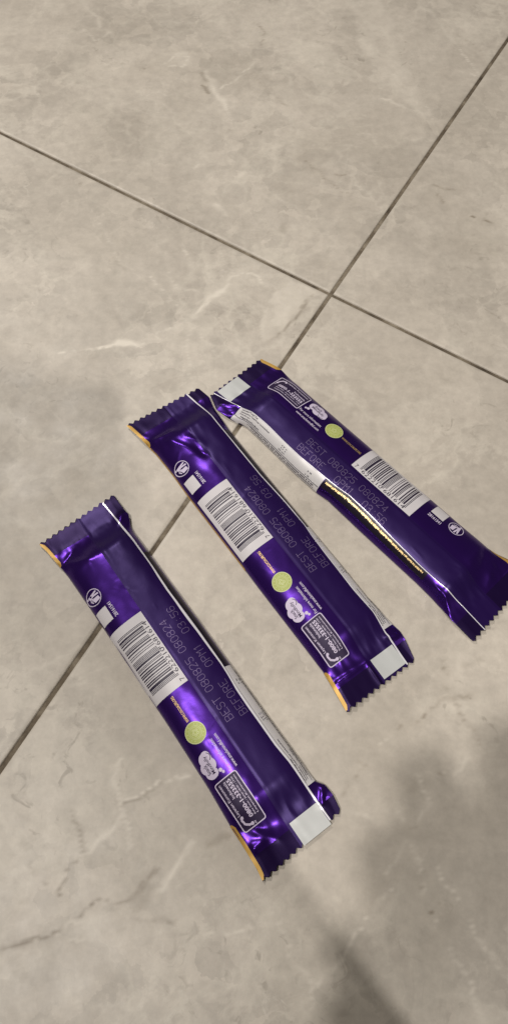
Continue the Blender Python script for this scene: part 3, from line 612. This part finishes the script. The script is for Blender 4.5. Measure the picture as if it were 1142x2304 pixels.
        s.put('barcode', k, [M_white, M_ink])
        # blank white panel beside the barcode
        k = Ink(); k.rect(51.6, 14.0 + dy, 60.5, 20.6 + dy * .2, 0); s.put('blank_panel', k, [M_white])
        k = Ink(); k.text('28161541', 51.6, 10.6 + dy, 9.1, 2.1, 0, bold=.02); s.put('batch_number', k, [M_text])
        # tidy-person litter sign
        k = Ink(); x, y = 68.6, 16.6 + dy
        k.path([(x + 4.55 * math.cos(a), y + 4.2 * math.sin(a)) for a in np.linspace(0, 2 * math.pi, 40, endpoint=False)], .42, 0, closed=True)
        k.poly([(x - 3.3, y + .6), (x - .5, y + 1.5), (x - .7, y - 2.6), (x - 2.9, y - 2.9)])
        k.path([(x - 2.7, y + 1.4), (x - 1.2, y + 2.4), (x + .1, y + 1.7)], .55)
        k.poly([(x + .1, y + 2.4), (x + 1.7, y + 2.8), (x + 2.2, y + .2), (x + 1.2, y - .5), (x + .3, y - .2)])
        k.poly([(x + .3, y - .2), (x + 1.2, y - .5), (x + .9, y - 3.3), (x - .1, y - 3.4)]); k.poly([(x + 1.2, y - .5), (x + 2.2, y + .1), (x + 2.7, y - 2.6), (x + 1.9, y - 2.9)])
        k.path([(x + .6, y + 2.5), (x - .6, y + .6), (x - 1.4, y + 1.6)], .5); k.disc(x + 1.3, y + 3.3, .55, 0, .05, 10)
        s.put('litter_sign', k, [M_text])
        # green round emblem
        k = Ink(); x, y = -23.7, 11.6 + dy
        k.disc(x, y, 5.6, 1, 0., 36, 5.4); k.disc(x, y, 5.15, 0, .03, 36, 4.95)
        for r_ in (3.4, 2.75): k.path([(x + r_ * math.cos(a), y + r_ * .96 * math.sin(a)) for a in np.linspace(0, 2 * math.pi, 30, endpoint=False)], .22, 1, .06, closed=True)
        for a in range(5):
            a = R(90 + 72 * a); cx, cy = x + 1.3 * math.cos(a), y + 1.25 * math.sin(a)
            k.disc(cx, cy, .72, 1, .06, 10); k.disc(cx, cy, .35, 0, .08, 8)
        for a in range(0, 360, 24):
            if a in (0, 168, 192): continue
            k.disc(x + 4.25 * math.cos(R(a)), y + 4.1 * math.sin(R(a)), .30, 1, .06, 6)
        s.put('round_emblem', k, [M_green, M_green2])
        k = Ink(); k.text('WWW.COCOALIFE.ORG', -17.2, 10.9 + dy, 15.4, 1.55, 0, bold=.012); s.put('web_address', k, [M_goldink])
        # thought cloud
        k = Ink(); x, y = -40.3, 15.4 + dy
        for (a, b, r, q) in ((-3.9, .5, 3.2, 3.0), (-.6, .9, 3.5, 3.3), (3.0, -.5, 3.6, 3.3), (-.2, -1.6, 3.2, 2.6), (4.4, -1.4, 2.5, 2.3), (-4.4, -.3, 2.6, 2.6)): k.disc(x + a, y + b, r, 0, .0 + .004 * (a + 5), 24, q)
        k.disc(x - 5.4, y - 3.9, .95, 0, 0., 14); k.disc(x - 6.9, y - 4.6, .72, 0, 0., 14)
        k.text('Snack', x - 4.3, y + .55, 5.4, 1.9, 1, .09, .006); k.text('Mindfully', x - 5.0, y - 2.0, 9.6, 2.3, 1, .09, .008)
        k.arc(x + 3.6, y - 1.4, 2.1, 200, 330, .32, 1, .09)
        s.put('thought_cloud', k, [M_text, M_matte])
        k = Ink(); k.text('For more information:', -49.0, 6.6 + dy, 18.2, 1.75, 0, bold=.012); k.text('www.snackmindful.com', -49.0, 3.5 + dy, 19.0, 1.75, 0, bold=.012)
        s.put('information_line', k, [M_text])
        # telephone box
        k = Ink(); x0, x1, y0, y1 = -76.0, -50.0, 5.8 + dy, 18.2 + dy * .5
        k.rect(x0, y0, x1, y1, 1, 0., 26, 16)
        c_ = 1.1; ring = []
        for (cx, cy, a0) in ((x1 - c_, y1 - c_, 0), (x0 + c_, y1 - c_, 90), (x0 + c_, y0 + c_, 180), (x1 - c_, y0 + c_, 270)):
            ring += [(cx + c_ * math.cos(R(a0 + a)), cy + c_ * math.sin(R(a0 + a))) for a in (0, 30, 60, 90)]
        k.path(ring, .5, 0, .05, closed=True, step=1.0)
        hh = (y1 - y0) / 12.4
        yy = lambda v: y0 + (v - 5.8) * hh
        k.text('Layanan Konsumen', x0 + 7.6, yy(15.3), 17.0, 1.8, 0, bold=.012); k.text('Indonesia', x0 + 15.5, yy(13.0), 9.1, 1.5, 0, bold=.012)
        k.text('0800-1-333555', x0 + 4.2, yy(10.2), 20.4, 2.2, 0, bold=.03)
        k.text('Buka Senin - Jumat 08:00 - 17:00', x0 + 4.2, yy(8.6), 20.4, 1.1, 0, bold=.01); k.text('Layanan.Konsumen', x0 + 4.2, yy(7.1), 20.4, 1.1, 0, bold=.01)
        k.path([(x0 + 1.5 + .0, yy(12.6)), (x0 + 1.9, yy(14.3)), (x0 + 3.2, yy(15.9)), (x0 + 5.2, yy(16.3)), (x0 + 6.5, yy(16.0))], 1.05, 0, .05)
        k.disc(x0 + 1.6, yy(12.7), .85, 0, .06, 10); k.disc(x0 + 6.3, yy(15.7), .8, 0, .06, 10)
        for q in range(3): k.path([(x0 + 1.0 - .1 * q + .5 * q, yy(11.6)), (x0 + .7 + .5 * q, yy(10.7))], .22, 0, .05)
        s.put('telephone_box', k, [M_text, M_matte])
        # white panel on the seal
        k = Ink(); x0 = -84.9; yf = s.FIN(-90)
        k.rect(-97.0, yf + .9, x0, -1.6, 0, 0., 14, 22); s.put('blank_panel', k, [M_patch], fin=True)
        # dotted date stamp
        k = Ink()
        stamp(k, 'BEST 080825 080824', -29.0, -8.1 + dy * .3); stamp(k, 'BEFORE', -30.6, -15.6 - dy * .6); stamp(k, 'OPM1', -.2, -15.4 - dy * .6); stamp(k, '03:56', 21.8, -15.4 - dy * .6)
        s.put('date_stamp', k, [M_dot], fin=True, off=.05)
        # nutrition table down the far side: y runs 0 at the seal to 1 at the floor
        k = Ink(); xa, xb = -76.5, -4.5
        V = [(xa + (xb - xa) * i / 60, j / 24) for i in range(61) for j in range(25)]; k.add(V, grid_faces(61, 25, flip=False), 0, 0.)
        def wt(t, x, f, wd, hf): 
            V_, F_ = glyphs(t, .03); lo = V_.min(0); hi = V_.max(0); q = (V_ - lo) / (hi - lo)
            k.add([(x + a * wd, f + (1 - b) * hf) for a, b in q], F_, 1, .06)
        wt('Lemak/Total Fat', -74.5, .05, 13, .085); wt('Karbohidrat Total/Total Carbohydrate', -74, .19, 24, .10); wt('Gula/Sugar', -74, .33, 8, .08); wt('Natrium/Sodium', -72, .45, 15, .10)
        wt('17 g', -38.5, .20, 4.5, .085); wt('11 g', -38.3, .32, 4.3, .085); wt('25 mg', -39.5, .45, 5.6, .085)
        wt('5 %', -16, .27, 3.4, .075); wt('1 %', -16, .47, 3.0, .075)
        for f in (.60, .955): k.path([(xa + 1, f), (xb - .5, f)], .018, 1, .05)
        k.path([(xa + 1, .62), (xb - .5, .62)], .012, 1, .05)
        for x in (-47.5, -26.0): k.add([(x, .02), (x + .22, .02), (x + .22, .60), (x, .60)], [(3, 2, 1, 0)], 1, .05)
        for q, f in enumerate((.68, .80)):
            r = random.Random(q); x = -66 + 4 * q
            while x < -8:
                d = r.uniform(.3, .75); k.add([(x, f), (x + d, f), (x + d, f + .07), (x, f + .07)], [(3, 2, 1, 0)], 1, .05); x += d + r.choice((.12, .12, .15, .7))
        s.put('nutrition_table', k, [M_nutri, M_ink], wallf=True)
        k = Ink(); V = [(-4.2 + 80 * i / 64, .0 + .50 * j / 14) for i in range(65) for j in range(15)]; k.add(V, grid_faces(65, 15, flip=False), 0, 0.)
        r = random.Random(3); x = -2.6 if s.pdy else 99   # tucked out of sight under the seal on the other two
        while x < 73:
            d = r.uniform(.3, .9); hh = r.uniform(.07, .105); a = .13 + r.uniform(0, .02)
            k.add([(x, a), (x + d, a), (x + d, a + hh), (x, a + hh)], [(3, 2, 1, 0)], 1, .05)
            x += d + r.choice((.05, .08, .10, .12, .4))
        s.put('gold_lettering', k, [M_black, M_gold], wallf=True)

Bar((-.0324, .0906), 126.51, 'purple foil bar nearest the bottom of the photo, with a glossy bright violet stripe',
    [(-98.7, 23.6), (-92, 22.6), (-79, 22.2), (-68, 22.3), (-48, 21.2), (-10, 20.8), (24, 20.9), (69, 21.4), (91, 21.9), (100, 22.8), (110, 23.9), (117, 25.3)],
    [(-94, -26.6), (-89, -27.2), (-81, -26.8), (-77, -24.2), (-40, -23.7), (21, -23.5), (47, -23.2), (92, -22.6), (96, -23.0), (103, -26.0), (107, -25.0), (120, -25.6)],
    [(-98, -19.2), (-85, -19.0), (-62, -18.8), (-52, -18.0), (-37, -18.0), (-18, -18.1), (-2, -19.2), (19, -19.3), (48, -18.6), (64, -19.1), (84, -19.2), (118, -18.0)],
    [((-98.2, 23.6), (-95.2, -26.0)), ((117.1, 25.2), (119.6, -25.6))],
    [(-76, 16, -87, 7, 1.0, 1.8), (-84, 21, -84, 13, 1.4, 2.2), (-72, 22, -80, 10, -.7, 2.2), (-87, -20, -80, -26, 1.6, 1.4), (96, 19.5, 88, 8, .9, 2.0), (97, 20, 101, 12, -.9, 1.5), (100, -18, 106, -24, 1.6, 2.2)],
    [(-97.5, -69, 1.9), (97, 116.5, 1.9)], 1.3, .85, 0., 1.35, (.5, -.2))
Bar((.0111, .1717), 126.51, 'purple foil bar lying between the other two, thin gold line along its left edge',
    [(-99, 25.0), (-95, 24.6), (-85, 23.4), (-75, 22.0), (-60, 22.0), (-16, 22.2), (1, 22.0), (28, 22.2), (54, 22.3), (71, 21.8), (89, 22.2), (102, 24.1), (117, 26.2)],
    [(-98.5, -22.5), (-93, -23.5), (-82, -25.3), (-75, -24.8), (-56, -23.4), (-34, -23.6), (-2, -23.4), (43, -23.2), (73, -23.4), (97, -25.1), (104, -26.7), (114, -24.9)],
    [(-101, -17.0), (-85, -18.0), (-78, -17.6), (-66, -18.4), (-48, -18.0), (-32, -18.2), (-11, -19.0), (-3, -20.2), (14, -20.0), (38, -18.4), (53, -18.3), (83, -18.2), (101, -18.2), (117, -16.6)],
    [((-99.0, 25.0), (-98.7, -22.0)), ((117.1, 26.2), (114.2, -25.4))],
    [(96, 21, 93, 8, 1.4, 2.4), (90, 14, 72, 5, 1.3, 2.6), (74, 3, 66, 0.5, -1.5, 2.2), (84, 4, 74, -2, .9, 2.4), (-84, 22, -85, 1, 1.1, 1.1), (-99, 1.5, -84, .6, 1.0, 1.3), (-80, -16, -84, -25, 1.3, 1.3)],
    [(-98, -76, 2.0), (95, 116.5, 2.0), (-4, 96, .45)], 6.1, .40, 0., .9, (1.1, -.2))
Bar((.0565, .2187), -46.28, 'purple foil bar at the right, turned opposite, with shining gold lettering along its side',
    [(-98, 18.8), (-95, 19.2), (-81, 22.3), (-55, 21.8), (-30, 21.9), (22, 22.2), (44, 22.6), (67, 22.6), (81, 23.0), (88, 23.0), (100, 25.6), (115, 25.5)],
    [(-98.4, -23.7), (-88, -28.8), (-79, -27.2), (-74, -25.6), (-66, -22.6), (-44, -23.0), (-23, -23.6), (-3, -23.2), (4, -22.0), (30, -22.4), (74, -22.4), (86, -22.9), (94, -23.7), (102, -25.3), (118, -25.4)],
    [(-99, -21.6), (-85, -18.9), (-78, -17.9), (-68, -16.4), (-53, -16.3), (-40, -16.7), (-25, -17.2), (-12, -16.6), (-1, -16.1), (13, -14.6), (28, -14.9), (48, -15.9), (68, -16.8), (84, -17.0), (101, -15.4), (118, -16.0)],
    [((-97.8, 18.8), (-98.4, -23.7)), ((115.5, 25.7), (118.0, -25.4))],
    [(84, 20, 87, 5, 1.1, 2.8), (89, 17, 93, 8, -.9, 2.4), (96, 16, 103, 3, 1.0, 2.8), (83, -19.5, 91, -19.8, 1.3, 1.2), (91, -19.8, 99, -24, 1.4, 1.2), (-79, -18, -88, -24, 1.2, 1.5), (-74, -20, -80, -26, -1.2, 1.3)],
    [(-97, -82, 2.2), (89, 115, 2.4)], 11.7, .20, -1.3, .40, (-.3, -.6))

# ------------------------------------------------------------------ the photographer, crouching behind the camera: only the shadows reach the picture
def person():
    J = []; E = []   # joints and bones
    def add(p, r, par=None):
        J.append((p, r)); i = len(J) - 1
        if par is not None: E.append((par, i))
        return i
    pel = add((.08, -.66, .24), .13); wa = add((.07, -.58, .38), .12, pel); ch = add((.06, -.47, .53), .13, wa); ne = add((.045, -.37, .635), .055, ch)
    hd0 = add((.04, -.32, .69), .075, ne); hd1 = add((.036, -.28, .76), .088, hd0); add((.036, -.275, .81), .065, hd1)
    # right arm reaching forward under the camera
    sh = add((.23, -.52, .54), .06, ch); el = add((.17, -.36, .33), .055, sh); wr = add((0.020, -0.150, .350), .036, el)
    pa = add((-0.012, -0.105, .350), .038, wr)
    k1 = add((-0.040, -0.062, .350), .021, pa); f1 = add((-0.053, -0.026, .350), .0165, k1); add((-0.062, 0.006, .350), .0135, f1)
    k2 = add((-0.059, -0.072, .352), .013, pa); f2 = add((-0.070, -0.044, .350), .016, k2); add((-0.078, -0.022, .345), .013, f2)
    k3 = add((-0.061, -0.088, .352), .013, pa); f3 = add((-0.085, -0.072, .348), .012, k3); add((-0.097, -0.060, .342), .011, f3)
    k4 = add((-0.053, -0.105, .350), .012, pa); f4 = add((-0.083, -0.096, .346), .012, k4); add((-0.101, -0.084, .340), .011, f4)
    th = add((-0.005, -0.072, .340), .012, pa); add((-0.011, -0.046, .338), .009, th)
    # left arm resting on the knee, legs folded
    sl = add((-.13, -.50, .56), .06, ch); ell = add((-.20, -.55, .33), .043, sl); wl = add((-.12, -.42, .27), .026, ell); hl = add((-.09, -.38, .26), .032, wl)
    for sx in (-1, 1):
        hp = add((.08 + .10 * sx, -.66, .22), .09, pel); kn = add((.08 + .17 * sx, -.36, .25), .062, hp); an = add((.08 + .16 * sx, -.56, .06), .04, kn); add((.08 + .17 * sx, -.42, .035), .034, an)
    me = bpy.data.meshes.new('person'); me.from_pydata([j[0] for j in J], E, []); me.update()
    o = bpy.data.objects.new('person', me); col.objects.link(o)
    sk = o.modifiers.new('skin', 'SKIN')
    if not me.skin_vertices: me.skin_vertices.new()
    for i, (p, r) in enumerate(J): me.skin_vertices[0].data[i].radius = (r, r); me.skin_vertices[0].data[i].use_root = (i == 0)
    ss = o.modifiers.new('smooth', 'SUBSURF'); ss.levels = ss.render_levels = 2
    dg = bpy.context.evaluated_depsgraph_get(); new = bpy.data.meshes.new_from_object(o.evaluated_get(dg))
    o.modifiers.clear(); o.data = new; new.name = 'person'
    new.materials.clear()
    for m in (mat('dark_cloth', (.045, .045, .055), .9), mat('skin', (.42, .26, .18), .55), mat('hair', (.02, .016, .013), .6)): new.materials.append(m)
    for p in new.polygons:
        c = p.center; p.use_smooth = True
        p.material_index = 1 if (c.y > -.19 and c.z > .3 and c.x < .03) or c.z > .64 else 0
        if c.z > .75 and (c.y < -.27 or c.z > .81): p.material_index = 2
    o['label'] = 'person in dark clothes crouching with one hand stretched out over the floor'; o['category'] = 'person'
person()


# ------------------------------------------------------------------ the phone that takes the picture, just behind the lens
def phone():
    t = bpy.data.objects.new('phone', None); col.objects.link(t); t.matrix_world = cam.matrix_world.copy()
    t['label'] = 'black phone held flat above the floor, screen facing up'; t['category'] = 'phone'
    def slab(name, x0, x1, y0, y1, z0, z1, r, m):
        P = []
        for cx, cy, a0 in ((x1 - r, y1 - r, 0), (x0 + r, y1 - r, 90), (x0 + r, y0 + r, 180), (x1 - r, y0 + r, 270)):
            P += [(cx + r * math.cos(R(a0 + a)), cy + r * math.sin(R(a0 + a))) for a in range(0, 91, 15)]
        n = len(P); V = [(x, y, z) for z in (z0, z1) for x, y in P]
        F = [tuple(range(n))[::-1], tuple(range(n, 2 * n))] + [(i, (i + 1) % n, n + (i + 1) % n, n + i) for i in range(n)]
        return obj(name, V, F, m, t, smooth=False)
    slab('body', -.058, .016, -.146, .013, .0040, .0115, .009, mat('phone_shell', (.02, .02, .022), .35))
    slab('screen', -.0555, .0135, -.1435, .0105, .0116, .0119, .007, mat('phone_glass', (.01, .01, .012), .08))
    slab('camera_lens', -.0055, .0055, -.0055, .0055, .0022, .0038, .0054, mat('lens_ring', (.03, .03, .03), .3))
phone()
